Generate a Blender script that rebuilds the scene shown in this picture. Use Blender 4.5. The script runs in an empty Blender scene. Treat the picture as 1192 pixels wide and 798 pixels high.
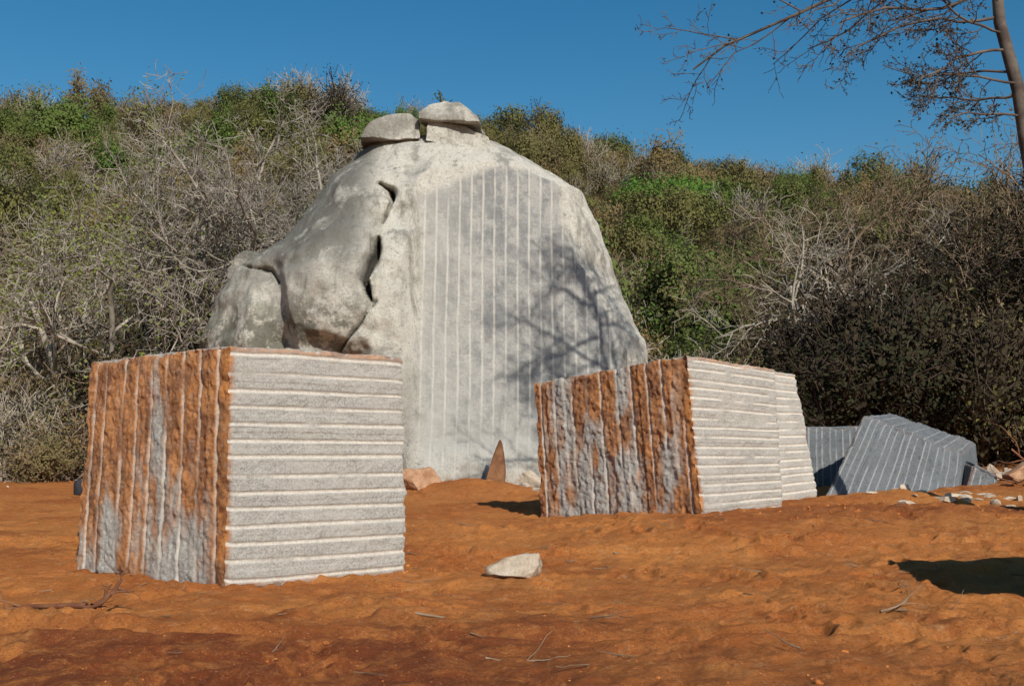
import bpy, math, random
import numpy as np
from mathutils import Vector, Quaternion

scene = bpy.context.scene
scene.view_settings.view_transform = 'Standard'
scene.view_settings.look = 'None'
scene.view_settings.exposure = 0
SUN_EL = 34

# ------------------------------------------------------------------ helpers
def link(o):
    scene.collection.objects.link(o); return o

def hash3(xi, yi, zi, seed):
    h = (xi.astype(np.int64)*374761393 + yi.astype(np.int64)*668265263 + zi.astype(np.int64)*1440662683 + seed*974634777) & 0xffffffff
    h = ((h ^ (h >> 13)) * 1274126177) & 0xffffffff
    h = ((h ^ (h >> 15)) * 2246822519) & 0xffffffff
    h = h ^ (h >> 16)
    return (h & 0xffffff) / float(0xffffff)

def vnoise(x, y, z, seed=0):
    x = np.asarray(x, float); y = np.asarray(y, float)+np.zeros_like(x); z = np.asarray(z, float)+np.zeros_like(x)
    xi, yi, zi = np.floor(x), np.floor(y), np.floor(z)
    fx, fy, fz = x-xi, y-yi, z-zi
    fx = fx*fx*(3-2*fx); fy = fy*fy*(3-2*fy); fz = fz*fz*(3-2*fz)
    r = 0
    for dx in (0, 1):
        wx = fx if dx else 1-fx
        for dy in (0, 1):
            wy = fy if dy else 1-fy
            for dz in (0, 1):
                wz = fz if dz else 1-fz
                r = r + wx*wy*wz*hash3(xi+dx, yi+dy, zi+dz, seed)
    return r*2-1

def fbm(x, y, z, o=4, seed=0):
    a, s, t = 1.0, 0, 0
    x = np.asarray(x, float)
    for i in range(o):
        f = 2.03**i
        s = s + a*vnoise(x*f+i*7.1, y*f+i*3.3, z*f+i*5.7, seed+i); t += a; a *= .5
    return s/t

def ss(a, b, x):
    t = np.clip((np.asarray(x, float)-a)/(b-a), 0, 1)
    return t*t*(3-2*t)

def np_mesh(name, co, quads, col=None, smooth=True):
    me = bpy.data.meshes.new(name)
    n, f = len(co), len(quads)
    k = quads.shape[1]
    me.vertices.add(n); me.vertices.foreach_set('co', np.asarray(co, np.float32).ravel())
    me.loops.add(f*k); me.loops.foreach_set('vertex_index', np.asarray(quads, np.int32).ravel())
    me.polygons.add(f); me.polygons.foreach_set('loop_start', np.arange(0, f*k, k, dtype=np.int32))
    me.polygons.foreach_set('use_smooth', np.full(f, smooth))
    me.update(calc_edges=True); me.validate()
    if col is not None:
        at = me.attributes.new('mask', 'FLOAT_COLOR', 'POINT')
        c = np.ones((n, 4), np.float32); c[:, :col.shape[1]] = col
        at.data.foreach_set('color', c.ravel())
    return me

def grid_quads(nr, nc, off=0, wrap=False):
    r = np.arange(nr-1)[:, None]; c = np.arange(nc if wrap else nc-1)[None, :]
    c2 = (c+1) % nc
    q = np.stack([r*nc+c, r*nc+c2, (r+1)*nc+c2, (r+1)*nc+c], -1).reshape(-1, 4)
    return q+off

# ------------------------------------------------------------------ shader helpers
class NT:
    def __init__(s, name):
        s.m = bpy.data.materials.new(name); s.m.use_nodes = True
        s.t = s.m.node_tree; s.n = s.t.nodes; s.l = s.t.links
        s.b = s.n['Principled BSDF']
        s.b.inputs['Roughness'].default_value = .9
        s.b.inputs['Specular IOR Level'].default_value = .15
        s.pos = s.n.new('ShaderNodeNewGeometry').outputs['Position']
    def sock(s, inp, v):
        if isinstance(v, bpy.types.NodeSocket): s.l.new(v, inp)
        else:
            if isinstance(v, tuple) and len(v) == 3 and len(inp.default_value) == 4: v = (*v, 1)
            inp.default_value = v
    def mapped(s, scale, vec=None):
        m = s.n.new('ShaderNodeMapping'); m.inputs['Scale'].default_value = scale
        s.l.new(vec or s.pos, m.inputs['Vector']); return m.outputs[0]
    def noise(s, scale, detail=5, rough=.6, vec=None, dist=0):
        n = s.n.new('ShaderNodeTexNoise'); n.inputs['Scale'].default_value = scale
        n.inputs['Detail'].default_value = detail; n.inputs['Roughness'].default_value = rough
        n.inputs['Distortion'].default_value = dist
        s.l.new(vec or s.pos, n.inputs['Vector']); return n.outputs['Fac']
    def ramp(s, fac, a, b, c0=0.0, c1=1.0):
        n = s.n.new('ShaderNodeMapRange'); n.interpolation_type = 'SMOOTHSTEP'
        s.sock(n.inputs['Value'], fac)
        n.inputs['From Min'].default_value = a; n.inputs['From Max'].default_value = b
        n.inputs['To Min'].default_value = c0; n.inputs['To Max'].default_value = c1
        return n.outputs['Result']
    def mix(s, fac, a, b, mode='MIX'):
        n = s.n.new('ShaderNodeMix'); n.data_type = 'RGBA'; n.blend_type = mode
        s.sock(n.inputs[0], fac); s.sock(n.inputs[6], a); s.sock(n.inputs[7], b)
        return n.outputs[2]
    def math(s, op, a, b=0.0, c=0.0):
        n = s.n.new('ShaderNodeMath'); n.operation = op
        s.sock(n.inputs[0], a); s.sock(n.inputs[1], b); s.sock(n.inputs[2], c)
        return n.outputs[0]
    def mask(s):
        a = s.n.new('ShaderNodeAttribute'); a.attribute_name = 'mask'
        sp = s.n.new('ShaderNodeSeparateColor'); s.l.new(a.outputs['Color'], sp.inputs[0])
        return sp.outputs[0], sp.outputs[1], sp.outputs[2]
    def sep(s, v):
        sp = s.n.new('ShaderNodeSeparateXYZ'); s.l.new(v, sp.inputs[0]); return sp.outputs
    def bump(s, h, dist, strength=1.0, prev=None):
        b = s.n.new('ShaderNodeBump'); b.inputs['Distance'].default_value = dist
        b.inputs['Strength'].default_value = strength
        s.sock(b.inputs['Height'], h)
        if prev: s.l.new(prev, b.inputs['Normal'])
        return b.outputs[0]
    def done(s, color, normal=None, rough=None):
        s.sock(s.b.inputs['Base Color'], color)
        if normal: s.l.new(normal, s.b.inputs['Normal'])
        if rough is not None: s.sock(s.b.inputs['Roughness'], rough)
        return s.m

# ------------------------------------------------------------------ materials
def mat_block(name, base=(.50, .47, .42), dark=(.27, .255, .235), white=(.74, .67, .58)):
    s = NT(name); g, r, d = s.mask()
    sp = s.noise(42, 4, .8); big = s.noise(2.2, 5, .6)
    gran = s.mix(s.ramp(sp, .38, .58), dark, base)
    gran = s.mix(s.ramp(big, .35, .7, 0, .5), gran, tuple(v*1.12 for v in base))
    rn = s.noise(3, 6, .75)
    rust = s.mix(s.ramp(rn, .36, .58), (.26, .095, .034), (.55, .225, .07))
    rust = s.mix(s.ramp(s.noise(9, 7, .82), .52, .64, 0, .55), rust, (.12, .055, .033))
    rust = s.mix(s.ramp(s.noise(24, 6, .82), .55, .64, 0, .6), rust, (.54, .40, .28))
    rf = s.math('MULTIPLY', r, s.ramp(s.noise(7, 7, .82), .32, .46, .45, 1))
    c = s.mix(rf, gran, rust)
    gf = s.math('MULTIPLY', g, s.ramp(s.noise(7, 4, .7), .3, .5, .5, .92))
    wc = s.mix(s.ramp(s.noise(30, 2, .5), .3, .7), white, tuple(v*.82 for v in white))
    c = s.mix(gf, c, wc)
    c = s.mix(d, c, (.075, .055, .045))
    n = s.bump(s.noise(18, 7, .8), .035, .9)
    n = s.bump(s.noise(90, 3, .7), .01, .8, n)
    return s.done(c, n, .9)

def mat_ground():
    s = NT('orange_sand_soil'); lit, red, mound = s.mask()
    c = s.mix(s.ramp(s.noise(.35, 5, .6), .35, .66), (.60, .19, .047), (.76, .285, .074))
    c = s.mix(s.ramp(s.noise(2.2, 6, .7), .45, .75, 0, .6), c, (.82, .36, .12))
    c = s.mix(s.ramp(s.noise(.8, 8, .78, dist=.6), .52, .64, 0, .65), c, (.38, .105, .03))
    c = s.mix(s.ramp(s.noise(6, 8, .82), .55, .64, 0, .5), c, (.84, .49, .24))
    redn = s.math('MULTIPLY', red, s.ramp(s.noise(1.7, 8, .8), .36, .56, .2, 1.05))
    c = s.mix(redn, c, (.29, .076, .026))
    c = s.mix(s.ramp(s.noise(26, 7, .85), .38, .48, .7, 0), c, (.22, .066, .024))
    c = s.mix(s.ramp(s.noise(48, 4, .85), .58, .66, 0, .6), c, (.82, .53, .30))
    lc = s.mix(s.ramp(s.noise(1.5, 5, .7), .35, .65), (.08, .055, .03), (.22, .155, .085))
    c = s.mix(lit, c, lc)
    n = s.bump(s.noise(5, 9, .8), .16, 1.0)
    n = s.bump(s.noise(26, 8, .82), .06, 1.0, n)
    return s.done(c, n, .95)

def mat_rock():
    s = NT('weathered_granite'); face, dirt, dark = s.mask()
    x, y, z = s.sep(s.pos)
    c = s.mix(s.ramp(s.noise(.9, 7, .72), .33, .52), (.46, .435, .37), (.80, .755, .655))
    streak = s.noise(1, 7, .72, vec=s.mapped((1.5, 1.5, .2)))
    c = s.mix(s.ramp(streak, .52, .64, 0, .75), c, (.30, .285, .24))
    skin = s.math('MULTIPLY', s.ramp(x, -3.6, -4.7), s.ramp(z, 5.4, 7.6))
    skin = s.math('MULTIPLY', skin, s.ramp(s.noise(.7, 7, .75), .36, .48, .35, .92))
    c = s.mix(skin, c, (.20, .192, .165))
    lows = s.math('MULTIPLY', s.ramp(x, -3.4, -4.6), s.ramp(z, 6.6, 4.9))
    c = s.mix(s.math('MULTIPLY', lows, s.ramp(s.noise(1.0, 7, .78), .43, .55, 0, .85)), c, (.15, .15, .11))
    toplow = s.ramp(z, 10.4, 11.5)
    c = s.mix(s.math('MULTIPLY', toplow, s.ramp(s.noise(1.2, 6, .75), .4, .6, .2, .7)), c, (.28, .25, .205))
    c = s.mix(s.ramp(s.noise(3.2, 8, .82), .56, .65, 0, .75), c, (.19, .178, .145))
    c = s.mix(s.ramp(s.noise(18, 4, .8), .36, .5, .45, 0), c, (.24, .23, .195))
    f = s.mix(s.ramp(s.noise(1.2, 8, .75), .38, .58), (.34, .34, .33), (.57, .55, .505))
    f = s.mix(s.ramp(s.noise(1, 6, .75, vec=s.mapped((2.5, 2.5, .35))), .5, .64, 0, .6), f, (.27, .275, .27))
    f = s.mix(s.ramp(s.noise(22, 4, .8), .34, .50, .5, 0), f, (.20, .20, .195))
    f = s.mix(s.ramp(z, 3.2, 1.4, 0, .6), f, (.62, .59, .52))
    f = s.mix(s.ramp(x, -.6, -2.4, 0, .45), f, (.66, .63, .56))
    xx = s.math('ADD', x, s.math('MULTIPLY', s.math('SUBTRACT', s.noise(.35, 3, .5), .5), .10))
    fr = s.math('FRACT', s.math('DIVIDE', xx, .335))
    dd = s.math('ABSOLUTE', s.math('SUBTRACT', fr, .5))
    ln = s.ramp(dd, .04, .13, 1, 0)
    brk = s.math('MULTIPLY', s.ramp(s.noise(1.0, 6, .75, vec=s.mapped((2.5, 1, .8))), .34, .56, .15, .85), s.ramp(z, 1.2, 3.0, .1, 1))
    lf = s.math('MULTIPLY', ln, brk)
    f = s.mix(lf, f, (.74, .70, .62))
    c = s.mix(face, c, f)
    c = s.mix(dirt, c, (.50, .32, .18))
    c = s.mix(dark, c, (.04, .035, .028))
    n = s.bump(s.noise(3.5, 9, .78), .24, .9)
    n = s.bump(s.noise(30, 5, .8), .035, .8, n)
    n = s.bump(s.math('MULTIPLY', s.math('MULTIPLY', ln, face), -1.0), .015, 1, n)
    return s.done(c, n, .9)

def mat_stone(name, a, b):
    s = NT(name)
    c = s.mix(s.ramp(s.noise(3, 6, .7), .35, .65), a, b)
    c = s.mix(s.ramp(s.noise(40, 3, .7), .3, .5, .4, 0), c, tuple(v*.5 for v in a))
    return s.done(c, s.bump(s.noise(12, 6, .75), .05, .9), .92)

def mat_bark(name, a, b):
    s = NT(name)
    c = s.mix(s.ramp(s.noise(2.5, 4, .6), .35, .65), a, b)
    return s.done(c, None, .9)

def mat_leaf(name, a, b, c3, tl=.3):
    s = NT(name)
    oi = s.n.new('ShaderNodeObjectInfo').outputs['Random']
    c = s.mix(s.ramp(s.noise(.9, 3, .65), .35, .65), a, b)
    c = s.mix(s.ramp(oi, 0.1, .9, 0, .9), c, c3)
    s.done(c, None, .8)
    tr = s.n.new('ShaderNodeBsdfTranslucent'); s.l.new(c, tr.inputs[0])
    mx = s.n.new('ShaderNodeMixShader'); mx.inputs[0].default_value = tl
    s.l.new(s.b.outputs[0], mx.inputs[1]); s.l.new(tr.outputs[0], mx.inputs[2])
    s.l.new(mx.outputs[0], s.n['Material Output'].inputs[0])
    return s.m

M_block = mat_block('sawn_granite')
M_granite_shade = mat_block('granite_painted_shade', base=(.17, .185, .195), dark=(.08, .09, .10), white=(.36, .37, .37))  # same granite, with the shade on the right-hand slabs mixed into its colours
M_ground = mat_ground()
M_rock = mat_rock()
M_stone = mat_stone('pale_stone', (.40, .31, .22), (.60, .50, .39))
M_rstone = mat_stone('red_soil_stone', (.34, .17, .09), (.54, .33, .2))
M_shard = mat_stone('brown_stone', (.20, .09, .045), (.32, .16, .08))
M_clod = mat_stone('soil_clod', (.48, .155, .042), (.66, .25, .07))
M_bark_grey = mat_bark('bark_grey', (.20, .175, .145), (.38, .335, .28))
M_bark_pale = mat_bark('bark_pale', (.26, .225, .175), (.41, .355, .285))
M_bark_dark = mat_bark('bark_dark', (.03, .022, .017), (.08, .058, .043))
M_bark_brown = mat_bark('bark_brown', (.14, .095, .06), (.26, .185, .12))
M_bark_red = mat_bark('dry_root', (.13, .05, .028), (.26, .12, .06))
M_bark_over = mat_bark('bark_overhang', (.07, .053, .045), (.14, .115, .095))
M_leaf_brown = mat_leaf('leaf_dry_brown', (.20, .135, .055), (.27, .20, .085), (.18, .17, .07))
M_leaf_olive = mat_leaf('leaf_olive', (.13, .14, .042), (.19, .195, .06), (.175, .15, .055))
M_leaf_green = mat_leaf('leaf_green', (.08, .15, .03), (.13, .205, .04), (.14, .165, .045))
M_leaf_vivid = mat_leaf('leaf_vivid_green', (.08, .19, .028), (.13, .26, .04), (.11, .21, .036))
M_leaf_dark = mat_leaf('leaf_dark', (.017, .020, .009), (.036, .036, .015), (.045, .033, .017), .1)  # dark foliage, deepened further to hold the thicket's shade in its colour
M_leaf_bright = mat_leaf('leaf_bright', (.18, .22, .05), (.25, .28, .07), (.22, .24, .08))

# ------------------------------------------------------------------ terrain
def ridge_ratio(u):
    return np.interp(u, [-.6, -.46, -.3, -.2, -.1, 0, .08, .16, .24, .34, .46, .6],
                        [.275, .28, .29, .29, .275, .254, .232, .22, .212, .206, .198, .18])

rgf = np.random.RandomState(4)
FOOT = [(rgf.uniform(-6.5, 8.5), 7.2+rgf.rand()**1.2*13, rgf.uniform(.07, .16), rgf.uniform(1.3, 2.2), rgf.uniform(0, 3.14), rgf.uniform(.03, .07)) for _ in range(360)]

def ground_h(X, Y, fine=True):
    X = np.asarray(X, float); Y = np.asarray(Y, float)
    h = (.21+.17*ss(0, 3, X))*ss(14.8, 19, Y) + .22*ss(20, 31, Y) + 1.0*ss(32, 52, Y)
    h = h + .25*ss(6, 12, X)*ss(18, 26, Y)
    yy = np.clip((Y-52)/(150-52), 0, 1)
    H = 150*ridge_ratio(X/np.maximum(Y, 60))
    h = h + (H-1.6)*(yy**1.15)*(1-.25*ss(155, 260, Y)) * ss(50, 60, Y)
    h = h + ss(60, 90, Y)*fbm(X/24, Y/34, 0, 4, 5)*5.5
    h = h + .10*fbm(X/4.5, Y/4.5, 1, 3, 11)*ss(3, 8, Y)*(1-ss(60, 80, Y))
    h = h + .18*np.exp(-((X-6.0)/3.0)**2-((Y-19.6-.10*(X-4))/.7)**2)
    h = h + .12*np.exp(-((X+.9)/1.3)**2-((Y-18.5)/.8)**2)
    h = h + .40*np.exp(-((X+.9)/1.5)**2-((Y-28.0)/.8)**2)
    h = h + .25*np.exp(-((X-7.5)/2.5)**2-((Y-22.3)/.8)**2)
    h = h - .05*np.exp(-((X-1)/6)**2-((Y-15.9)/.5)**2)
    h = h + .12*np.exp(-((X+5.0)/2.5)**2-((Y-10.0)/.5)**2)
    if fine:
        near = 1-ss(24, 40, Y)
        lump = fbm(X/1.1, Y/.8, 2, 4, 21)
        h = h + near*(.08*lump + .06*np.abs(fbm(X/.5, Y/.4, 5, 4, 24)) + .04*fbm(X/.17, Y/.17, 3, 3, 31))
        for y0, k in ((9.6, .05), (11.1, .05), (16.8, -.03)):
            dy = Y-(y0+k*X+.25*np.sin(X*.5+y0))
            h = h + near*(-.07*np.exp(-(dy/.14)**2) + .04*np.exp(-((np.abs(dy)-.26)/.1)**2))
    return h

def gh(x, y):
    return float(ground_h(np.array([x]), np.array([y]))[0])

xs = np.concatenate([-np.geomspace(400, 14, 70), np.linspace(-13.8, -9, 70), np.linspace(-8.96, 10, 440), np.linspace(10.05, 13.8, 56), np.geomspace(14, 400, 70)])
ys = np.concatenate([np.linspace(-40, 5, 20), np.linspace(5.2, 7, 20), np.linspace(7.04, 20, 310), np.linspace(20.08, 34, 140), np.geomspace(34.3, 170, 110), np.geomspace(175, 900, 24)])
GX, GY = np.meshgrid(xs, ys)
GX = GX.ravel(); GY = GY.ravel()
GZ = ground_h(GX, GY)
nr = np.where((GY > 6.5) & (GY < 21) & (np.abs(GX) < 10))[0]
nx, ny = GX[nr], GY[nr]; dz = np.zeros(len(nr))
for (fx, fy, fr, fa, ang, dep) in FOOT:
    k = np.where((np.abs(nx-fx) < .6) & (np.abs(ny-fy) < .6))[0]
    u = (nx[k]-fx)*math.cos(ang)+(ny[k]-fy)*math.sin(ang); v = -(nx[k]-fx)*math.sin(ang)+(ny[k]-fy)*math.cos(ang)
    q = np.sqrt((u/(fr*fa))**2+(v/fr)**2)
    dz[k] += -dep*np.exp(-q**4)+dep*.55*np.exp(-((q-1.25)/.3)**2)
GZ[nr] += dz
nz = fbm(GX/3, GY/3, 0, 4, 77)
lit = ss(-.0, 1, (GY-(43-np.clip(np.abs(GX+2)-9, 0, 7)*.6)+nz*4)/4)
red = np.clip(ss(.0, .4, nz)*.5*(1-ss(8, 16, GY)) + .65*(1-ss(.2, 1.2, np.abs(GY-19.3-.1*(GX-4))))*ss(2, 4, GX)*(1-ss(9, 12, GX))
   + .8*(1-ss(7.0, 11.0, GY-.25*(GX+4)+nz*4))*ss(-3, 2, -GX) + .3*(1-ss(8.0, 9.8, GY+nz*4))
   + .45*np.exp(-((GX+.9)/1.8)**2-((GY-28)/1.4)**2), 0, .95)
g_me = np_mesh('ground', np.stack([GX, GY, GZ], -1), grid_quads(len(ys), len(xs)), np.stack([lit, red, nz*0], -1))
g_me.materials.append(M_ground)
link(bpy.data.objects.new('ground', g_me))

# ------------------------------------------------------------------ quarried blocks
def block(name, bot, top, res, grooves, mat, rust=(1, .05), seed=0, rough=.02, chip=.05, stripes=0.0, rbase=.35, gr=.027, lowgrey=.75):
    bot = np.array(bot, float); top = np.array(top, float)
    na, nb, nc = res
    def P(a, b, c):
        w = np.stack([(1-a)*(1-b), a*(1-b), a*b, (1-a)*b], -1)
        return (w@bot)*(1-c)[:, None] + (w@top)*c[:, None]
    cen = (bot.mean(0)+top.mean(0))/2
    la = np.linalg.norm(bot[1]-bot[0]); lb = np.linalg.norm(bot[3]-bot[0]); lc = np.linalg.norm(top[0]-bot[0])
    ea = (bot[1]-bot[0]+top[1]-top[0]); ea /= np.linalg.norm(ea)
    eb = (bot[3]-bot[0]+top[3]-top[0]); eb /= np.linalg.norm(eb)
    ec = (top-bot).mean(0); ec /= np.linalg.norm(ec)
    nrm = {'b': np.cross(ea, ec), 'a': np.cross(ec, eb), 'c': ec}
    V, Q, C = [], [], []
    off = 0
    for face in ('b0', 'a0', 'b1', 'a1', 'c1', 'c0'):
        ax, val = face[0], float(face[1])
        if ax == 'b': p, q, n1, n2 = 'a', 'c', na, nc
        elif ax == 'a': p, q, n1, n2 = 'b', 'c', nb, nc
        else: p, q, n1, n2 = 'a', 'b', na, nb
        g1, g2 = np.meshgrid(np.linspace(0, 1, n1), np.linspace(0, 1, n2))
        d = {p: g1.ravel(), q: g2.ravel(), ax: np.full(g1.size, val)}
        pos = P(d['a'], d['b'], d['c'])
        da = np.minimum(d['a'], 1-d['a'])*la; db = np.minimum(d['b'], 1-d['b'])*lb; dc = np.minimum(d['c'], 1-d['c'])*lc
        srt = np.sort(np.stack([da, db, dc], -1), -1)
        e2 = srt[:, 1]
        n_ch = fbm(pos[:, 0]*4, pos[:, 1]*4, pos[:, 2]*4, 4, seed+3)
        amt = chip*np.exp(-e2/.045)*(.25+1.7*np.clip(n_ch+.1, 0, 1))
        dirc = (cen-pos); dirc /= np.linalg.norm(dirc, axis=1)[:, None]
        disp = dirc*amt[:, None]*1.3
        gm = np.zeros(len(pos))
        for f, (gax, cnt) in grooves.items():
            fv = float(f[1]); on = np.abs(d[f[0]]-fv) < 1e-6
            if not on.any(): continue
            L = {'a': la, 'b': lb, 'c': lc}[gax]
            t = d[gax]*cnt
            oth = [k for k in 'abc' if k not in (f[0], gax)][0]
            idx = np.floor(t)
            jit = (hash3(idx, idx*0+int(fv)+3, idx*0, seed+9)-.5)*(.45 if f == 'a0' else .22)
            slope = (hash3(idx, idx*0+17, idx*0, seed+10)-.5)*.12*(d[oth]-.5)
            wob = .022*vnoise(d[oth]*3+idx*7, idx*3.1, 0, seed+5)+slope
            if f == 'a0': wob = wob*.4
            dist = np.abs(t-idx-.5-jit-wob)/cnt*L
            r = gr*(1.15 if f == 'a0' else 1)
            dep = np.sqrt(np.clip(r*r-dist*dist, 0, None))*.8
            pn = fbm(d[oth]*4+idx*13.7, idx*5.3, 0, 4, seed+6)
            present = ss(-.6, -.1, pn) if f != 'a0' else .2+.8*ss(-.3, .1, pn)
            s_out = nrm[f[0]]
            fc = P(np.array([.5 if f[0] != 'a' else fv]), np.array([.5 if f[0] != 'b' else fv]), np.array([.5 if f[0] != 'c' else fv]))[0]
            nn = s_out if np.dot(s_out, cen-fc) < 0 else -s_out
            rm = rough*(1.0 if f == 'a0' else .55)
            rg = fbm(pos[:, 0]*4, pos[:, 1]*4, pos[:, 2]*3, 6, seed+int(fv)+20)*rm*.8 + fbm(pos[:, 0]*13, pos[:, 1]*13, pos[:, 2]*11, 4, seed+30)*rm*.9
            quiet = 1-.5*np.exp(-(dist/.05)**2)
            stp = (hash3(np.floor(t-jit-wob), idx*0+11, idx*0, seed+2)-.5)*rough*(.9 if f == 'a0' else .35)
            disp[on] += (nn[None, :]*((-dep*present+rg*quiet+stp*np.clip(e2/.05, 0, 1)))[:, None])[on]
            m = ss(r*1.1, r*.6, dist)*present
            gm[on] = np.maximum(gm, m)[on]
        low = fbm(pos[:, 0]*1.1, pos[:, 1]*1.1, pos[:, 2]*1.1, 3, seed+50)
        disp += dirc*low[:, None]*.03
        N1 = fbm(pos[:, 0]*1.4, pos[:, 1]*1.4, pos[:, 2]*.6, 5, seed+60)
        N2 = fbm(pos[:, 0]*5, pos[:, 1]*5, pos[:, 2]*1.6, 5, seed+61)
        if face == 'a0' or face == 'b1':
            cnt = grooves.get('a0', ('b', 9))[1]
            idx = np.floor(d['b']*cnt+.5)
            st = hash3(idx, idx*0+4, idx*0, seed+8)
            rs = rbase+lowgrey*(d['c']-.45)+N1*1.0+N2*.8 + (st-.5)*1.2*stripes
            rs = ss(-.05, .5, rs)*.94*rust[0]
            rs = np.maximum(rs, ss(.5, .15, d['b']*lb+N2*.15)*rust[0])
            dk = np.clip(ss(.18, .5, N2+.3*ss(.5, .1, d['b']*lb))*.35, 0, 1)
            gm = gm*(1-.25*rs)
        else:
            edge = ss(.10, .0, d['a']*la+.09*N2)*.9
            te = ss(.13, .02, (1-d['c'])*lc+.10*N2)*.6
            rs = np.maximum(edge if face == 'b0' else 0*edge, te)*min(1, rust[0]+.1)
            rs = np.maximum(rs, rust[1]*np.clip(N1+.4, 0, 1))
            rs = np.maximum(rs, ss(.16, 0, d['c']*lc+N2*.08)*.55)
            dk = np.zeros(len(pos))
            if face == 'c1': rs = np.clip(.35+N1, 0, .6)*min(1, rust[0])
            if face == 'b0' and 'b0' in grooves:
                cnt = grooves['b0'][1]; t = d[grooves['b0'][0]]*cnt; idx = np.floor(t)
                seam = np.exp(-((t-idx-.30)/.03)**2)*ss(.3, .7, d['c'])*ss(-.2, .3, vnoise(d['a']*5+idx*3, idx, 0, seed+70))
                dk = seam*.6
        V.append(pos+disp); C.append(np.stack([gm, rs, dk], -1))
        qd = grid_quads(n2, n1, off)
        if face in ('b1', 'a0', 'c0'): qd = qd[:, ::-1]
        Q.append(qd); off += len(pos)
    me = np_mesh(name, np.concatenate(V), np.concatenate(Q), np.concatenate(C))
    me.materials.append(mat)
    return link(bpy.data.objects.new(name, me))

block('offframe_shadow_block',
      [(-3.31, 13.1, -.06), (-1.35, 14.63, -.06), (-3.87, 16.66, -.06), (-5.83, 15.1, -.06)],
      [(-3.33, 13.12, 2.80), (-1.40, 14.63, 2.79), (-3.85, 16.6, 2.78), (-5.72, 15.1, 2.75)],
      (130, 210, 260), {'b0': ('c', 14), 'a0': ('b', 9), 'c1': ('a', 7), 'a1': ('c', 14)}, M_block, seed=1, rough=.034, chip=.05, stripes=.35, rbase=.36, lowgrey=1.0)
block('offframe_shadow_block',
      [(3.27, 19.3, .36), (5.07, 21, .42), (2.35, 23.7, .2), (.55, 22, .16)],
      [(3.04, 19.35, 3.20), (5.0, 21.05, 3.08), (2.37, 23.7, 2.8), (.41, 22, 2.87)],
      (100, 180, 200), {'b0': ('c', 17), 'a0': ('b', 10), 'c1': ('a', 7)}, M_block, seed=7, rough=.04, chip=.06, stripes=.9, rbase=.46, lowgrey=.35)
block('granite_slab',
      [(5.0, 22.3, .40), (6.28, 23, .52), (5.3, 25, .5), (4.1, 24.2, .4)],
      [(4.75, 22.35, 3.2), (5.88, 23.05, 3.12), (4.9, 25, 3.1), (3.8, 24.2, 3.1)],
      (60, 50, 180), {'b0': ('c', 17), 'a1': ('c', 16)}, M_block, seed=12, rust=(.5, .03))
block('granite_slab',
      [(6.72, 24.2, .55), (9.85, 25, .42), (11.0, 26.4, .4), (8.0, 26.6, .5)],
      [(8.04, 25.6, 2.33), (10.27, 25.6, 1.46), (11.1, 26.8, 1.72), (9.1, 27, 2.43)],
      (170, 60, 100), {'b0': ('a', 15), 'c1': ('a', 9)}, M_granite_shade, seed=20, rust=(.1, .02), chip=.12, rough=.08, gr=.02)
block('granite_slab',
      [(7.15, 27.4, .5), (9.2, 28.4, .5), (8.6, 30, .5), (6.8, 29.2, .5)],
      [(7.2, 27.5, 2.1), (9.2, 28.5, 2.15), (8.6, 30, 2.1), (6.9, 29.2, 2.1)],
      (90, 50, 90), {'b0': ('a', 10)}, M_granite_shade, seed=23, rust=(.1, .02), chip=.1, rough=.05)
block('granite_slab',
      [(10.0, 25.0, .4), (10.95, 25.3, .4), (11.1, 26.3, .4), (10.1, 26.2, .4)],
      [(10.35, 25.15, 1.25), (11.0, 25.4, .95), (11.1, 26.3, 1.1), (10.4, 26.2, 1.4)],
      (50, 50, 50), {'b0': ('a', 4)}, M_granite_shade, seed=26, rust=(.2, .02), chip=.16, rough=.08)
block('offframe_shadow_block',
      [(6.0, 10.0, -.05), (8.4, 10.4, -.05), (8.2, 12.9, -.05), (6.2, 12.6, -.05)],
      [(6.0, 10.0, 2.1), (8.4, 10.4, 2.2), (8.2, 12.9, 2.2), (6.2, 12.6, 2.1)],
      (60, 60, 80), {'b0': ('c', 11), 'a0': ('b', 8)}, M_block, seed=31)  # out-of-frame block, added to cast the ground shadow at the right edge

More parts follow.
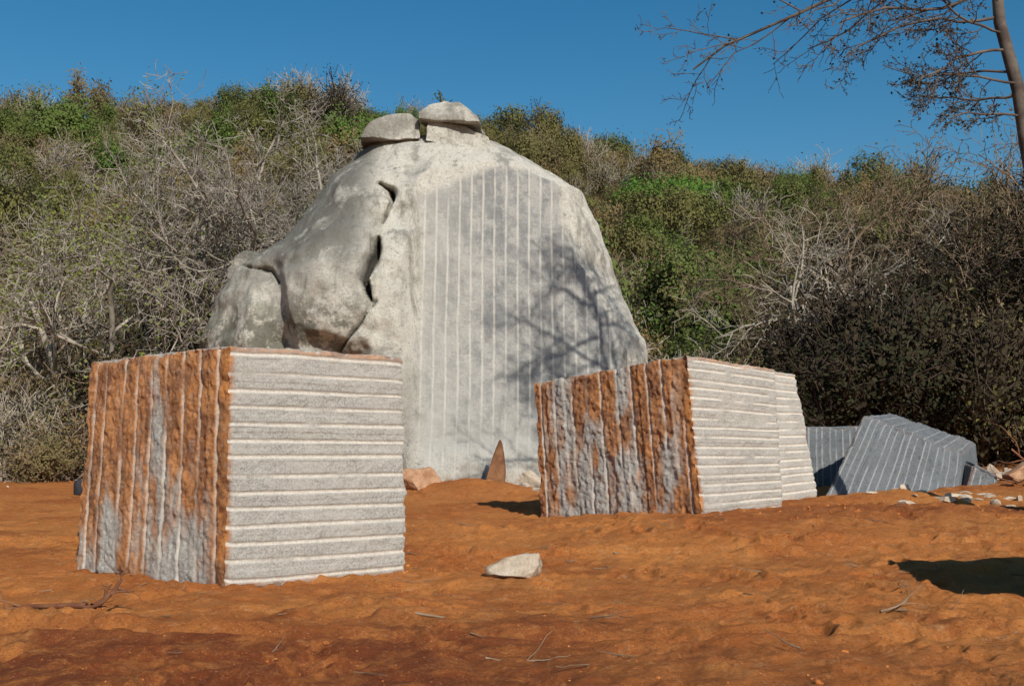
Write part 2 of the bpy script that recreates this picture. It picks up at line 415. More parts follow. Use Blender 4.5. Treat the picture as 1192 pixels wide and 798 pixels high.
# ------------------------------------------------------------------ monolith
def monolith():
    zk = [-.3, 1, 2.5, 4.0, 4.8, 6.1, 7.0, 7.8, 8.8, 9.5, 10, 10.7, 11.1, 11.45]
    xl = [-9.2, -9.3, -9.4, -9.45, -9.4, -9.1, -8.4, -7.1, -6.4, -6.0, -5.7, -4.9, -4.2, -2.9]
    xr = [5.6, 5.2, 4.8, 4.35, 4.15, 3.5, 3.1, 2.85, 2.45, 2.1, 1.3, .1, -.6, -1.9]
    yf = [30.1, 30.1, 30.2, 30.35, 30.5, 30.8, 31.1, 31.5, 31.9, 32.2, 32.6, 33.2, 33.7, 34.5]
    yb = [40.5, 40.5, 40.3, 40, 39.8, 39.4, 39, 38.6, 38, 37.6, 37.2, 36.6, 36.2, 35.4]
    nz_, nt = 300, 800
    zz = np.concatenate([np.linspace(-.3, 11.0, nz_-40), np.linspace(11.0, 11.45, 41)[1:]])
    nz_ = len(zz)
    th = np.linspace(0, 2*math.pi, nt, endpoint=False)
    T, Z = np.meshgrid(th, zz)
    f = lambda k: np.interp(Z, zk, k)
    XL, XR, YF, YB = f(xl), f(xr), f(yf), f(yb)
    cx, hx, cy, hy = (XL+XR)/2, (XR-XL)/2, (YF+YB)/2, (YB-YF)/2
    ct, st = np.cos(T), np.sin(T)
    n = 2.5
    r = (np.abs(ct)**n+np.abs(st)**n)**(-1/n)
    r = np.where(Z > 11.2, r*np.sqrt(np.clip((11.46-Z)/.26, 0, 1)), r)
    X = cx+hx*ct*r; Y = cy+hy*st*r; Z = Z.copy()
    lo = fbm(X/3.2, Y/3.2, Z/3.2, 4, 3); mid = fbm(X/1.1, Y/1.1, Z/1.3, 4, 8); fi = fbm(X*2.2, Y*2.2, Z*2.2, 4, 9)
    ridged = 1-2*np.abs(fbm(X/2.4, Y/2.4, Z/2.0, 4, 13))
    nat = lo*.5+mid*.15+fi*.05+.22*(ridged-.5)
    X = X+ct*nat*.8; Y = Y+st*nat
    front = st < 0
    def seg_dist(pts):
        best = np.full(X.shape, 9.)
        for (x0, z0), (x1, z1) in zip(pts[:-1], pts[1:]):
            dx, dz = x1-x0, z1-z0
            t = np.clip(((X-x0)*dx+(Z-z0)*dz)/(dx*dx+dz*dz), 0, 1)
            best = np.minimum(best, np.hypot(X-x0-t*dx, Z-z0-t*dz))
        return best
    wob = .12*fbm(X*1.8, Z*1.8, 0, 5, 90)
    d1 = seg_dist([(-3.9, 9.3), (-3.55, 9.1), (-3.45, 8.7), (-3.75, 7.9), (-3.85, 6.95), (-4.1, 6.2), (-3.85, 5.55)])+wob
    d2 = seg_dist([(-3.75, 5.6), (-4.1, 5.0), (-4.7, 4.3), (-5.3, 3.6)])+wob*.6
    d3 = seg_dist([(-8.3, 7.1), (-7.6, 6.8), (-7.0, 6.7), (-6.7, 6.3)])+wob
    lobe = np.exp(-((X+5.0)/1.5)**2-((Z-6.4)/1.8)**2)*ss(-3.75, -3.95, X+wob)
    Y = np.where(front, Y-.8*lobe, Y)
    under = ss(4.9, 4.2, Z+.3*np.sin(X*1.3+.6)+wob*2)*ss(-3.6, -4.3, X)*ss(-7.2, -6.2, X)
    Y = np.where(front, Y+.5*under, Y)
    joint = ss(-6.1, -6.5, X+.25*(Z-5.5)+wob)*ss(-7.6, -6.8, X)*ss(7.4, 6.4, Z)*ss(3.6, 4.4, Z)
    Y = np.where(front, Y+.45*joint, Y)
    w1 = .045+.09*np.exp(-((Z-6.7)/.6)**2)+.07*np.exp(-((Z-8.95)/.2)**2)
    cr = np.exp(-(d1/w1)**2)*.8 + np.exp(-(d2/.05)**2)*.3 + np.exp(-(d3/.06)**2)*.3
    Y = np.where(front, Y+cr, Y)
    dark = np.where(front, np.clip(ss(.4, .9, np.exp(-(d1/w1)**2))*.95+ss(.5, .9, np.exp(-(d2/.05)**2))*.6+ss(.4, .9, np.exp(-(d3/.06)**2))*.5, 0, 1), 0)
    pl = 31.0+(.22*X+.2*(Z-2))/.95
    plw = pl+.06*fbm(X*1.0, Z*.6, 0, 4, 40)+.025*fbm(X*7, Z*5, 0, 3, 41)
    lim = plw - 3.0*ss(-2.5, -4.5, X)
    cut = front & (Y < lim)
    topb = 10.0-.55*np.abs(X+.2)**1.0*np.where(X < -.2, .75, .12)
    facem = np.where(front, ss(-.12, .0, lim-Y+0.02)*ss(-2.75, -2.35, X+.25*fbm(Z, X, 0, 3, 4))*ss(.2, -.2, Z-topb+.4*mid), 0)
    Y = np.where(cut, lim, Y)
    toe = ss(1.9, .9, Z+.35*mid)
    Y = np.where(front, Y-toe*(.25+.45*np.abs(mid))*ss(-3, -2, X)*ss(2.8, 1.4, X), Y)
    facem = facem*(1-.6*toe)
    dirt = ss(1.1, .4, Z+.2*mid)*.5
    grn = ss(-2.3, -2.9, X)*ss(4.5, 3.0, Z)*.35
    col = np.stack([facem, dirt, np.clip(np.maximum(dark, grn), 0, 1)], -1).reshape(-1, 3)
    co = np.stack([X, Y, Z], -1).reshape(-1, 3)
    me = np_mesh('monolith_body', co, grid_quads(nz_, nt, 0, True), col)
    me.materials.append(M_rock)
    return me

root = link(bpy.data.objects.new('granite_outcrop', None))
mo = link(bpy.data.objects.new('monolith_body', monolith())); mo.parent = root

import bmesh
def chunk(name, size, seed, mat, subdiv=4, planes=9, rnd=.12, mask=(0, 0, 0), pmin=.5, taper=0, smooth=True):
    bm = bmesh.new(); bmesh.ops.create_icosphere(bm, subdivisions=subdiv, radius=1)
    co = np.array([v.co[:] for v in bm.verts]); fc = np.array([[v.index for v in f.verts] for f in bm.faces]); bm.free()
    rg = np.random.RandomState(seed)
    for i in range(planes):
        n = rg.normal(size=3); n /= np.linalg.norm(n); d = rg.uniform(pmin, .85)
        k = co@n-d; co = co-np.clip(k, 0, None)[:, None]*n
    co = co*(1+rnd*fbm(co[:, 0]*1.6+seed, co[:, 1]*1.6, co[:, 2]*1.6, 5, seed))[:, None]
    if taper: co[:, :2] *= (1-taper*np.clip(co[:, 2:3]*.5+.5, 0, 1))
    co = co*np.array(size)
    me = np_mesh(name, co, fc, np.tile(np.array(mask, float), (len(co), 1)), smooth=smooth)
    me.materials.append(mat)
    return me

def put(name, me, loc, rot=(0, 0, 0), parent=None):
    o = link(bpy.data.objects.new(name, me)); o.location = loc; o.rotation_euler = rot
    if parent: o.parent = parent
    return o

def cap(name, pts, loc, rot, seed):
    """thick broken slab: outline in x/z extruded in y, chipped, crisp edges"""
    n = len(pts)
    me0 = bpy.data.meshes.new('tmp'); bm = bmesh.new()
    fr = [bm.verts.new((x, -1.1+.8*max(0, z), z)) for x, z in pts]; bk = [bm.verts.new((x*.9, 1.4, z*.7)) for x, z in pts]
    bm.faces.new(fr); bm.faces.new(bk[::-1])
    for i in range(n): bm.faces.new((fr[i], bk[i], bk[(i+1) % n], fr[(i+1) % n]))
    bmesh.ops.recalc_face_normals(bm, faces=bm.faces[:])
    bmesh.ops.bevel(bm, geom=bm.edges[:], offset=.035, segments=2, affect='EDGES', profile=.6)
    bmesh.ops.triangulate(bm, faces=bm.faces[:])
    for _ in range(4):
        lg = [e for e in bm.edges if e.calc_length() > .10]
        if not lg: break
        bmesh.ops.subdivide_edges(bm, edges=lg, cuts=1)
        bmesh.ops.triangulate(bm, faces=[f for f in bm.faces if len(f.verts) > 3])
    c = np.array([v.co[:] for v in bm.verts])
    dsp = np.stack([fbm(c[:, 0]*2.0, c[:, 1]*2.0, c[:, 2]*2.0, 5, seed+k) for k in range(3)], -1)*.10
    for v, dd in zip(bm.verts, dsp): v.co += Vector(dd)
    for f in bm.faces: f.smooth = False
    bm.to_mesh(me0); bm.free(); me0.name = name
    at = me0.attributes.new('mask', 'FLOAT_COLOR', 'POINT'); at.data.foreach_set('color', np.tile([0, 0, 0, 1], len(me0.vertices)).astype(np.float32))
    me0.materials.append(M_rock)
    return put(name, me0, loc, rot, root)
cap('cap_boulder_1', [(-1.0, -.4), (.85, -.4), (.82, .30), (.5, .50), (-.1, .46), (-.65, .15)], (-3.75, 34.2, 11.3), (0, 0, .1), 5)
cap('cap_boulder_2', [(-.85, -.12), (1.05, -.28), (.95, -.02), (.35, .45), (-.1, .60), (-.55, .36), (-.85, .08)], (-1.9, 34.0, 11.6), (0, 0, -.1), 15)
cap('cap_boulder_3', [(-1.0, -.5), (1.1, -.6), (.9, -.15), (.2, .12), (-.95, .2)], (-1.7, 34.2, 11.2), (0, .06, .1), 25)
put('shoulder_boulder', chunk('shoulder_boulder', (1.1, 1.0, .55), 15, M_rock, 6, 12, .2, pmin=.5), (-7.7, 33.4, 7.0), (0, -.3, .4), root)
put('upright_shard', chunk('upright_shard', (.48, .3, .8), 33, M_shard, 4, 12, .15, taper=.7), (-.45, 29.5, 1.0), (.1, .16, .4), root)

def gz(x, y, dz=0): return (x, y, gh(x, y)+dz)
put('loose_stone', chunk('loose_stone', (.46, .3, .3), 51, M_stone, 5, 14, .2, pmin=.45), gz(.12, 14.35, .1), (0, 0, .2))
put('loose_stone', chunk('loose_stone', (.8, .55, .42), 52, M_rstone, 5, 12, .2, pmin=.4), gz(-2.25, 28.0, .1), (0, 0, .5))
put('loose_stone', chunk('loose_stone', (.7, .5, .45), 53, M_stone, 5, 12, .2, pmin=.4), gz(.5, 28.9, .05), (0, .3, .9))
put('loose_stone', chunk('loose_stone', (.6, .5, .36), 54, M_rstone, 5, 12, .2, pmin=.4), gz(11.8, 25.9, .2), (0, .3, .9))

def join_chunks(name, specs, mat):
    V, F, off = [], [], 0
    protos = []
    for s in range(10):
        me = chunk('tmp', (1, 1, 1), 200+s, mat, 2, 14, .2, pmin=.35)
        co = np.zeros(len(me.vertices)*3); me.vertices.foreach_get('co', co)
        f = np.zeros(len(me.loops), np.int32); me.loops.foreach_get('vertex_index', f)
        protos.append((co.reshape(-1, 3), f.reshape(-1, 3))); bpy.data.meshes.remove(me)
    zs = ground_h(np.array([s[0] for s in specs]), np.array([s[1] for s in specs]))
    for (x, y, sx, sy, sz, seed), z in zip(specs, zs):
        c0, f0 = protos[seed % 10]
        a = seed*1.3; R = np.array([[math.cos(a), -math.sin(a), 0], [math.sin(a), math.cos(a), 0], [0, 0, 1]])
        co = (c0*np.array([sx, sy, sz]))@R.T+np.array([x, y, z+sz*.15])
        V.append(co); F.append(f0+off); off += len(co)
    m = np_mesh(name, np.concatenate(V), np.concatenate(F), smooth=False); m.materials.append(mat)
    return link(bpy.data.objects.new(name, m))
rg = random.Random(5)
join_chunks('stone_rubble', [(rg.gauss(8.6, 1.0), rg.gauss(21.9, .6), rg.uniform(.06, .3), rg.uniform(.06, .2), rg.uniform(.04, .12), i) for i in range(24)]
            + [(rg.uniform(-3, 2), rg.gauss(28.7, .5), rg.uniform(.08, .38), rg.uniform(.1, .3), rg.uniform(.06, .18), i+60) for i in range(36)]
            + [(rg.uniform(8, 16), rg.gauss(28.5, 1.5), rg.uniform(.1, .6), rg.uniform(.1, .4), rg.uniform(.06, .3), i+100) for i in range(40)]
            + [(rg.uniform(-17, -9), rg.gauss(36, 2), rg.uniform(.06, .2), rg.uniform(.06, .2), rg.uniform(.04, .12), i+160) for i in range(30)], M_stone)
join_chunks('soil_clods', [(rg.uniform(-7, 8), 7.5+rg.random()**1.3*14, *(lambda s: (s, s*rg.uniform(.6, 1), s*.6))(rg.uniform(.006, .018) if rg.random() < .97 else rg.uniform(.02, .045)), i) for i in range(1500)]
            + [(rg.gauss(-1.3, .3), rg.gauss(14.7, .25), rg.uniform(.02, .05), .03, .025, i) for i in range(26)]
            + [(3.3+rg.random()*6.4, 19+rg.gauss(.6, .8), rg.uniform(.015, .05), .03, .025, i) for i in range(70)], M_clod)

# ------------------------------------------------------------------ plants
class MB:
    def __init__(s): s.v = []; s.f = []; s.m = []; s.cen = None
    def tube(s, pts, rad, n, mi=0):
        base = len(s.v)
        d = (pts[-1]-pts[0])
        if d.length < 1e-6: return
        d.normalize()
        u = d.orthogonal().normalized(); w = d.cross(u)
        cs = [(math.cos(2*math.pi*k/n), math.sin(2*math.pi*k/n)) for k in range(n)]
        for p, r in zip(pts, rad):
            for c, si in cs:
                s.v.append((p+u*(c*r)+w*(si*r))[:])
        for i in range(len(pts)-1):
            for k in range(n):
                k2 = (k+1) % n; b = base+i*n
                s.f.append((b+k, b+k2, b+n+k2, b+n+k)); s.m.append(mi)
    def leaf(s, p, size, rnd, mi=1):
        n = Vector((rnd.gauss(0, 1), rnd.gauss(0, 1), rnd.gauss(0, 1)+.5))
        if s.cen is not None: n = n*.55+(p-s.cen).normalized()*1.1
        n.normalize()
        u = n.orthogonal().normalized(); u.rotate(Quaternion(n, rnd.uniform(0, 6.28))); w = n.cross(u)
        b = len(s.v); u = u*size; w = w*size*rnd.uniform(.45, .8)
        for q in (p-u, p-w, p+u, p+w): s.v.append(q[:])
        s.f.append((b, b+1, b+2, b+3)); s.m.append(mi)
    def mesh(s, name, mats):
        co = np.array(s.v); q = np.array(s.f)
        me = np_mesh(name, co, q, smooth=True)
        for m in mats: me.materials.append(m)
        me.polygons.foreach_set('material_index', np.array(s.m, np.int32)); me.update()
        return me

def grow(mb, rnd, p, d, L, r, lev, P):
    maxl = P['levels']
    ns = max(3, 7-lev*2) if lev else 8
    pts, rad, dirs = [p.copy()], [r], [d.copy()]
    q = p.copy(); dd = d.copy()
    pull = Vector(P.get('pull', (0, 0, .05)))*(1 if lev else .3)
    for i in range(ns):
        g = P['gnarl']*(1+.3*lev)
        dd = (dd+Vector((rnd.gauss(0, g), rnd.gauss(0, g), rnd.gauss(0, g)))+pull).normalized()
        q = q+dd*(L/ns)
        pts.append(q.copy()); dirs.append(dd.copy())
        rad.append(max(P['rmin'], r*(1-(.55 if lev < maxl else .8)*(i+1)/ns)))
    mb.tube(pts, rad, (8, 6, 4, 3, 3, 3)[lev])
    if lev < maxl:
        nc = P['kids'][lev]
        for k in range(nc):
            t = P['t0'][min(lev, len(P['t0'])-1)]; t = t+(1-t)*((k+rnd.random())/nc)
            i = min(ns, int(t*ns)); f = t*ns-i
            pp = pts[i].lerp(pts[min(ns, i+1)], max(0, f)); di = dirs[i]
            ax = di.orthogonal().normalized(); ax.rotate(Quaternion(di, k*2.4+rnd.uniform(-.6, .6)))
            nd = di.copy(); nd.rotate(Quaternion(ax, math.radians(rnd.uniform(*P['ang']))))
            grow(mb, rnd, pp, nd, L*rnd.uniform(*P['lr'])*(1.15-.4*t if lev == 0 else 1), max(P['rmin'], rad[i]*P['rr']), lev+1, P)
    if lev >= maxl-1 and P.get('leaves', 0) > 0:
        if rnd.random() < P.get('leafy', 1.0):
            s_ = P['lspread']
            for k in range(P['leaves']):
                c = pts[rnd.randint(1, ns)]
                mb.leaf(c+Vector((rnd.gauss(0, s_), rnd.gauss(0, s_), rnd.gauss(0, s_*.7))), P['lsize']*rnd.uniform(.6, 1.3), rnd)

def tree_mesh(name, seed, mats, height, r, P, dirv=(0, 0, 1), stems=1, stem_spread=.4, cen=None):
    rnd = random.Random(seed); mb = MB()
    if cen: mb.cen = Vector((0, 0, cen))
    for i in range(stems):
        d = Vector(dirv)
        if stems > 1:
            a = 6.28*i/stems+rnd.random()
            d = Vector((math.cos(a)*stem_spread*rnd.uniform(.3, 1.3), math.sin(a)*stem_spread*rnd.uniform(.3, 1.3), 1))
        grow(mb, rnd, Vector((0, 0, -.2)), d.normalized(), height*rnd.uniform(.85, 1.1), r, 0, P)
    return mb.mesh(name, mats)

base = dict(levels=3, kids=[7, 6, 6], t0=[.3, .2, .15], ang=(28, 62), lr=(.45, .7), rr=.6, gnarl=.13, rmin=.012, leaves=0, lspread=.15, lsize=.08)
def PP(**k): d = dict(base); d.update(k); return d

src = bpy.data.collections.new('scrub_source')
def add_src(i, me):
    o = bpy.data.objects.new('scrub_%02d' % i, me); src.objects.link(o)
sh = dict(levels=2, kids=[7, 7], t0=[.3, .15], lr=(.5, .75), gnarl=.17, rmin=.016)
tr = dict(levels=2, kids=[8, 8], t0=[.5, .2], lr=(.42, .62), gnarl=.15, rmin=.016, ang=(30, 75))
add_src(0, tree_mesh('scrub_00', 1, [M_bark_grey, M_leaf_brown], 2.2, .05, PP(**sh, leaves=4, leafy=.8, lspread=.2, lsize=.06), stems=5, stem_spread=.6, cen=1.2))
add_src(1, tree_mesh('scrub_01', 2, [M_bark_pale, M_leaf_brown], 2.5, .05, PP(**sh, leaves=1, leafy=.5, lspread=.2, lsize=.06), stems=6, stem_spread=.5, cen=1.2))
add_src(2, tree_mesh('scrub_02', 3, [M_bark_brown, M_leaf_brown], 2.1, .05, PP(**sh, leaves=9, leafy=.85, lspread=.22, lsize=.06), stems=5, stem_spread=.65, cen=1.1))
add_src(3, tree_mesh('scrub_03', 4, [M_bark_brown, M_leaf_olive], 2.2, .05, PP(**sh, leaves=13, leafy=.85, lspread=.22, lsize=.065), stems=5, stem_spread=.65, cen=1.1))
add_src(4, tree_mesh('scrub_04', 5, [M_bark_brown, M_leaf_green], 2.2, .05, PP(**sh, leaves=17, leafy=.9, lspread=.22, lsize=.07), stems=5, stem_spread=.7, cen=1.1))
add_src(5, tree_mesh('scrub_05', 6, [M_bark_dark, M_leaf_dark], 2.3, .05, PP(**sh, leaves=11, leafy=.85, lspread=.22, lsize=.055), stems=5, stem_spread=.65, cen=1.2))
add_src(6, tree_mesh('scrub_06', 7, [M_bark_dark, M_leaf_olive], 2.6, .07, PP(**tr, leaves=20, leafy=.95, lspread=.18, lsize=.065), stems=3, stem_spread=.3, cen=1.9))
add_src(7, tree_mesh('scrub_07', 8, [M_bark_dark, M_leaf_green], 2.6, .07, PP(**tr, leaves=24, leafy=.95, lspread=.18, lsize=.07), stems=3, stem_spread=.3, cen=1.9))
add_src(8, tree_mesh('scrub_08', 9, [M_bark_brown, M_leaf_vivid], 2.2, .06, PP(**tr, leaves=26, leafy=.95, lspread=.22, lsize=.075), stems=5, stem_spread=.7, cen=1.0))
add_src(9, tree_mesh('scrub_09', 10, [M_bark_brown, M_leaf_brown], 2.6, .07, PP(**tr, leaves=16, leafy=.9, lspread=.18, lsize=.06), stems=3, stem_spread=.35, cen=1.9))

def gn_scatter(name, pts, sc, rot, idx):
    me = bpy.data.meshes.new(name); me.from_pydata(pts, [], [])
    a = me.attributes.new('sc', 'FLOAT_VECTOR', 'POINT'); a.data.foreach_set('vector', np.array(sc, np.float32).ravel())
    a = me.attributes.new('rt', 'FLOAT_VECTOR', 'POINT'); a.data.foreach_set('vector', np.array(rot, np.float32).ravel())
    a = me.attributes.new('ix', 'INT', 'POINT'); a.data.foreach_set('value', np.array(idx, np.int32))
    o = link(bpy.data.objects.new(name, me))
    ng = bpy.data.node_groups.new(name, 'GeometryNodeTree')
    ng.interface.new_socket('Geometry', in_out='INPUT', socket_type='NodeSocketGeometry')
    ng.interface.new_socket('Geometry', in_out='OUTPUT', socket_type='NodeSocketGeometry')
    N, L = ng.nodes, ng.links
    gi = N.new('NodeGroupInput'); go = N.new('NodeGroupOutput'); iop = N.new('GeometryNodeInstanceOnPoints')
    ci = N.new('GeometryNodeCollectionInfo'); ci.inputs['Collection'].default_value = src
    ci.inputs['Separate Children'].default_value = True; ci.inputs['Reset Children'].default_value = True
    def na(nm, t):
        n = N.new('GeometryNodeInputNamedAttribute'); n.data_type = t; n.inputs['Name'].default_value = nm
        return n.outputs['Attribute']
    er = N.new('FunctionNodeEulerToRotation'); L.new(na('rt', 'FLOAT_VECTOR'), er.inputs[0])
    L.new(gi.outputs[0], iop.inputs['Points']); L.new(ci.outputs[0], iop.inputs['Instance'])
    iop.inputs['Pick Instance'].default_value = True
    L.new(na('ix', 'INT'), iop.inputs['Instance Index']); L.new(er.outputs[0], iop.inputs['Rotation'])
    L.new(na('sc', 'FLOAT_VECTOR'), iop.inputs['Scale']); L.new(iop.outputs[0], go.inputs[0])
    md = o.modifiers.new('scatter', 'NODES'); md.node_group = ng
    return o

rg = random.Random(11)
P_, S_, R_, I_ = [], [], [], []
def add_inst(x, y, s, i, sz=1.0):
    P_.append((x, y, gh(x, y)-.1)); S_.append((s*rg.uniform(.85, 1.2), s*rg.uniform(.85, 1.2), s*sz*rg.uniform(.8, 1.25)))
    R_.append((rg.uniform(-.12, .12), rg.uniform(-.12, .12), rg.uniform(0, 6.28))); I_.append(i)
def kind(x, y):
    g = float(fbm(np.array([x/11]), np.array([y/15]), 0, 4, 44)[0]) + .14*(1 if x < -30 else 0) + .12*(1 if (y > 130 and x > 0) else 0)
    t = rg.random()
    if g > .24: return 4 if t < .5 else 3
    if g > .05: return 3 if t < .5 else (2 if t < .8 else 0)
    return 0 if t < .28 else 1 if t < .36 else 2 if t < .82 else 3
n = 0
while n < 2500:            # low dry scrub
    y = 56+(165-56)*rg.random()**.85; x = rg.uniform(-.54, .54)*y
    i = kind(x, y)
    if x/y > .2 and y < 90 and rg.random() < .3: i = 5
    s_ = .4+.7*rg.random()**2.2
    add_inst(x, y, s_*(1+.35*float(ss(60, 140, y))), i); n += 1
for k in range(720):       # individual trees rising out of the scrub
    y = rg.uniform(60, 158); x = rg.uniform(-.5, .5)*y
    g = float(fbm(np.array([x/14]), np.array([y/18]), 3, 3, 45)[0])
    i = rg.choice([6, 7, 7, 6, 9] if g > .02 else [9, 9, 6, 0, 2, 6, 5])
    add_inst(x, y, rg.uniform(1.0, 1.5)+.9*rg.random()**3, i, 1.15)
for k in range(90):        # ridge-top trees against the sky
    y = rg.uniform(143, 156); x = rg.uniform(-.5, .5)*y
    add_inst(x, y, rg.uniform(1.2, 2.3), rg.choice([6, 7, 9, 0, 6, 1]), 1.2)
for k in range(16):        # the round bright green tree right of the outcrop
    add_inst(17.0+rg.gauss(0, 1.8), 119+rg.gauss(0, 1.0), rg.uniform(1.7, 2.2), 8)
for (gx_, gy_) in ((-52, 135), (-45, 118), (-60, 128), (24, 110), (34, 130), (-28, 120), (-63, 150), (12, 95), (-50, 100)):
    for k in range(5):
        add_inst(gx_+rg.gauss(0, 2), gy_+rg.gauss(0, 1.5), rg.uniform(1.2, 1.8), 7)
gn_scatter('hillside_scrub', P_, S_, R_, I_)

P_, S_, R_, I_ = [], [], [], []
for k in range(250):
    y = rg.uniform(37, 58); x = rg.uniform(.155, .56)*y
    u = x/y
    if y < 41 and u < .3: continue
    i = 5 if rg.random() < float(ss(.17, .27, u))*.85 else rg.choice([0, 3, 2, 2, 3])
    add_inst(x, y, rg.uniform(.6, 1.1)*(1+.65*float(ss(.15, .35, u))), i)
for k in range(200):
    y = rg.uniform(37.5, 58); x = rg.uniform(-.56, -.22)*y
    add_inst(x, y, rg.uniform(.6, 1.2), rg.choice([0, 2, 1, 2, 3, 9, 5]))
for k in range(24):
    add_inst(rg.uniform(-18, -13.5), rg.uniform(35.5, 38), rg.uniform(.5, .95), rg.choice([1, 1, 0, 2]))
for k in range(26):
    add_inst(rg.uniform(-12, -8.5), rg.uniform(37.5, 40), rg.uniform(.9, 1.5), 5)
for k in range(70):
    add_inst(rg.uniform(-14, 14), rg.uniform(44, 58), rg.uniform(.9, 1.5), rg.choice([0, 1, 2, 3, 6]))
gn_scatter('thicket_scrub', P_, S_, R_, I_)

big = PP(levels=4, kids=[7, 6, 6, 4], t0=[.22, .25, .15, .1], ang=(25, 62), lr=(.46, .66), rr=.62, gnarl=.15, rmin=.011, pull=(0, 0, .03))
t = tree_mesh('bare_tree', 21, [M_bark_grey, M_leaf_olive], 10.6, .22, PP(**{**big, 'kids': [10, 7, 6, 5], 'lr': (.36, .54), 'leaves': 1, 'leafy': .3, 'lspread': .15, 'lsize': .05}), stems=3, stem_spread=.24)
put('bare_tree', t, gz(-9.6, 37.8))
o = put('bare_tree', t, gz(-8.4, 39.4), (0, 0, 2.6)); o.scale = (.9, .9, .88)
t2 = tree_mesh('leafing_tree', 22, [M_bark_grey, M_leaf_bright], 8.6, .16, PP(**{**big, 'kids': [6, 5, 5, 4], 'leaves': 8, 'leafy': .6, 'lspread': .16, 'lsize': .06}), stems=2, stem_spread=.2)
put('leafing_tree', t2, gz(-13.2, 39.0))
t3 = tree_mesh('bare_tree', 24, [M_bark_pale, M_leaf_brown], 7.0, .2, PP(**{**big, 'kids': [6, 5, 5, 4], 'ang': (30, 70)}), (.1, 0, 1), stems=2, stem_spread=.35)
for (x, y, a) in ((12.6, 42, 0), (20.5, 43.2, 2.2), (-17.5, 44, 1.2), (-5.5, 50, 4.2)):
    put('bare_tree', t3, gz(x, y), (0, 0, a))
t4 = tree_mesh('bare_tree', 34, [M_bark_brown, M_leaf_brown], 7.2, .2, PP(**{**big, 'kids': [6, 5, 5, 4], 'leaves': 2, 'leafy': .5, 'lsize': .06}), stems=2, stem_spread=.35)
for (x, y, a, s_) in ((10.2, 46, 0, .8), (15.2, 47, 2.2, 1.2), (19.5, 47.5, 1.2, 1.35), (23.5, 45, 4.2, 1.3), (17.6, 44, 5, 1.15), (-21, 47, 1, 1)):
    o = put('bare_tree', t4, gz(x, y), (0, 0, a)); o.scale = (s_, s_, s_)
dk = tree_mesh('dark_thorn_tree', 25, [M_bark_dark, M_leaf_dark], 5.6, .2, PP(**{**big, 'kids': [6, 6, 5, 4], 'leaves': 6, 'leafy': .8, 'lspread': .2, 'lsize': .06}), stems=2, stem_spread=.4)
for (x, y, a, s_) in ((14.6, 43.5, 0, .85), (16.8, 42, 4, 1.0), (18.6, 42.5, 1, 1.25), (21.8, 43.5, 2, 1.5), (17.0, 46.8, 3, 1.4), (-11.2, 40.5, 2, .8), (20.6, 46.5, 2.2, 1.6), (19.6, 41.2, 5.2, .9), (24.5, 46, 0.5, 1.6)):
    o = put('dark_thorn_tree', dk, gz(x, y), (0, 0, a)); o.scale = (s_, s_, s_)
ys_ = tree_mesh('yellowing_bush', 28, [M_bark_brown, M_leaf_bright], 3.2, .06, PP(levels=3, kids=[6, 5, 4], leaves=4, leafy=.7, lspread=.18, lsize=.05), stems=4, stem_spread=.5)
put('yellowing_bush', ys_, gz(-11.8, 37.2)); put('yellowing_bush', ys_, gz(8.1, 41.5), (0, 0, 2)); o = put('yellowing_bush', ys_, gz(14.2, 38.5), (0, 0, 4)); o.scale = (.5, .5, .6)

# --- overhanging tree at the right edge
rnd = random.Random(77); mb = MB()
tp = [Vector(p) for p in ((.1, 0, -.3), (-.15, 0, 2), (-.4, .1, 4.5), (-.74, 0, 6.4), (-.82, .05, 7.4), (-1.12, 0, 8.6), (-1.15, 0, 9.5), (-1.3, .1, 11.5), (-1.7, 0, 13.5), (-1.8, .1, 15.5))]
mb.tube(tp, (.22, .17, .14, .12, .11, .10, .09, .075, .06, .03), 10)
OP = PP(levels=3, kids=[7, 6, 5], t0=[.2, .2, .1], ang=(25, 65), lr=(.4, .62), rr=.55, gnarl=.13, rmin=.007, leaves=1, leafy=.3, lspread=.1, lsize=.035, pull=(0, 0, .02))
for k in range(17):
    z0 = 9.6+k*.36; a = k*2.4
    c = np.interp(z0, [9.5, 11.5, 13.5, 15.5], [-1.1, -1.3, -1.7, -1.8])
    grow(mb, rnd, Vector((c, 0, z0)), Vector((math.cos(a)-.35, math.sin(a), .45)).normalized(), rnd.uniform(2.6, 4.2)*(1-.3*(k/17)), .06, 0, OP)
lp = PP(levels=3, kids=[9, 7, 5], t0=[.2, .15, .1], ang=(22, 58), lr=(.24, .42), rr=.5, gnarl=.16, rmin=.006, leaves=1, leafy=.3, lspread=.08, lsize=.03, pull=(0, 0, -.01))
for (z0, dx, dy, dz, L, r_) in ((9.6, -1, .1, -.16, 5.6, .045), (7.3, -.8, .3, -.10, 1.9, .026), (8.1, -1, -.2, .0, 2.3, .03), (6.9, -.8, .1, .25, 1.5, .025), (8.7, -1, .3, -.15, 2.8, .03), (9.1, -1, -.4, -.05, 3.8, .035), (7.7, -1, .5, .1, 2.0, .026), (7.5, -1, -.4, .0, 2.0, .026), (8.4, -1, -.6, -.1, 2.2, .026)):
    c = np.interp(z0, [6.4, 7.4, 8.6, 9.5, 11.5], [-.74, -.82, -1.12, -1.15, -1.3])
    grow(mb, rnd, Vector((c, 0, z0)), Vector((dx, dy, dz)).normalized(), L, r_, 0, lp)
put('overhanging_tree', mb.mesh('overhanging_tree', [M_bark_over, M_leaf_dark]), gz(9.68, 19.0))

sm = tree_mesh('summit_sapling', 31, [M_bark_dark, M_leaf_green], .8, .03, PP(levels=1, kids=[7], t0=[.2], leaves=5, lspread=.06, lsize=.05, rmin=.014))
put('summit_sapling', sm, (-2.2, 34.0, 12.1))

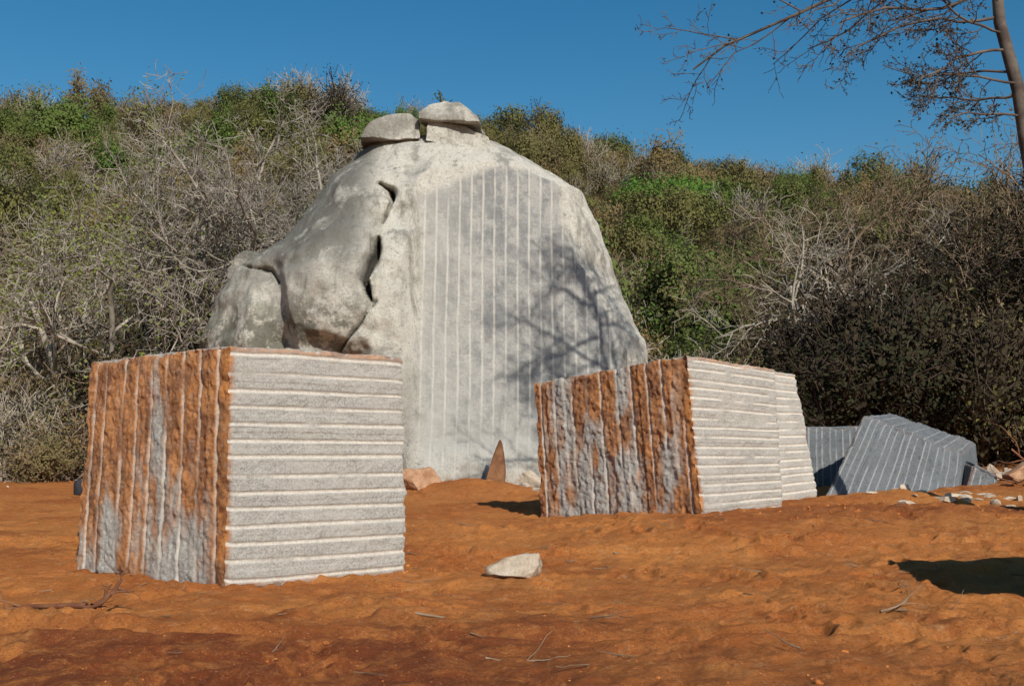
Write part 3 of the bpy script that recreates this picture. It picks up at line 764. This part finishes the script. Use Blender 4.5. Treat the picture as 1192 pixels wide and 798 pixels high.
def sticks(name, specs, mat):
    rnd = random.Random(3); mb = MB()
    for (x, y, ang, L, r, lv) in specs:
        z = gh(x, y)+.02
        P = PP(levels=lv, kids=[4, 3, 2], t0=[.3], ang=(20, 60), gnarl=.12, rmin=.003, pull=(0, 0, .01), lr=(.4, .7))
        grow(mb, rnd, Vector((x, y, z)), Vector((math.cos(ang), math.sin(ang), .10 if lv > 1 else .0)), L, r, 0, P)
    return link(bpy.data.objects.new(name, mb.mesh(name, [mat])))
sticks('dead_root', [(-4.0, 10.7, 3.1, 1.3, .03, 2), (-3.95, 10.7, 1.2, .45, .03, 2), (-3.9, 10.75, 2.2, .5, .025, 2), (-4.0, 10.65, .2, .3, .02, 1)], M_bark_red)
sticks('dead_root', [(11.2, 24.5, 1.2, 1.6, .05, 2), (11.6, 24.3, .4, 1.8, .05, 2), (11.0, 24.7, 2.0, 1.2, .04, 2), (12.4, 24.8, 2.5, 1.5, .05, 2), (11.9, 25.2, .9, 2.0, .05, 2)], M_bark_red)
rg = random.Random(8)
sticks('dry_sticks', [(-.9, 10.6, -.35, .9, .014, 0), (2.7, 9.6, .2, .5, .014, 1), (3.6, 10.6, -.5, .7, .014, 1), (1.5, 16.6, -.7, .6, .016, 0), (3.4, 10.5, .6, .5, .012, 1), (-.2, 8.6, .1, .5, .01, 1)]
       + [(rg.uniform(-6, 7), rg.uniform(7.8, 20), rg.uniform(0, 6.28), rg.uniform(.08, .4), rg.uniform(.004, .009), rg.choice([0, 0, 0, 1])) for i in range(130)], M_bark_brown)

bm = bmesh.new()
prof = [(.0, 0), (.2, 0), (.22, .05), (.22, .5), (.16, .6), (.07, .63), (.07, .7), (0, .7)]
prev = None
for r_, z_ in prof:
    ring = [bm.verts.new((r_*math.cos(a*math.pi/8)*.6, r_*math.sin(a*math.pi/8)*.6, z_*.6)) for a in range(16)]
    if prev:
        for k in range(16): bm.faces.new((prev[k], prev[(k+1) % 16], ring[(k+1) % 16], ring[k]))
    prev = ring
me = bpy.data.meshes.new('water_can'); bm.to_mesh(me); bm.free()
me.materials.append(mat_bark('black_plastic', (.02, .02, .025), (.04, .04, .045)))
put('water_can', me, gz(-11.0, 28.6))

# ------------------------------------------------------------------ light, sky, camera
e = math.radians(SUN_EL)
to_sun = Vector((.38*math.cos(e), -.925*math.cos(e), math.sin(e))).normalized()
sl = bpy.data.lights.new('sun', 'SUN'); sl.energy = 5.0; sl.angle = math.radians(.5); sl.color = (1, .95, .86)
so = link(bpy.data.objects.new('sun', sl)); so.rotation_euler = to_sun.to_track_quat('Z', 'Y').to_euler(); so.location = (10, -20, 30)

w = bpy.data.worlds.new('World'); scene.world = w; w.use_nodes = True
nt = w.node_tree; bg = nt.nodes['Background']
sky = nt.nodes.new('ShaderNodeTexSky'); sky.sky_type = 'NISHITA'; sky.sun_disc = False
sky.sun_elevation = e; sky.sun_rotation = math.atan2(.38, -.925)
sky.air_density = 1.2; sky.dust_density = .6; sky.ozone_density = 3.2; sky.altitude = 300
hs = nt.nodes.new('ShaderNodeHueSaturation'); hs.inputs['Saturation'].default_value = 1.38; hs.inputs['Hue'].default_value = .492
nt.links.new(sky.outputs[0], hs.inputs['Color']); nt.links.new(hs.outputs[0], bg.inputs[0])
bg.inputs[1].default_value = .085

cam = bpy.data.cameras.new('camera'); cam.lens = 39.26; cam.sensor_width = 36; cam.clip_end = 3000; cam.clip_start = .1
co = link(bpy.data.objects.new('camera', cam)); co.location = (0, 0, 1.6); co.rotation_euler = (math.radians(90+5.32), 0, 0)
scene.camera = co
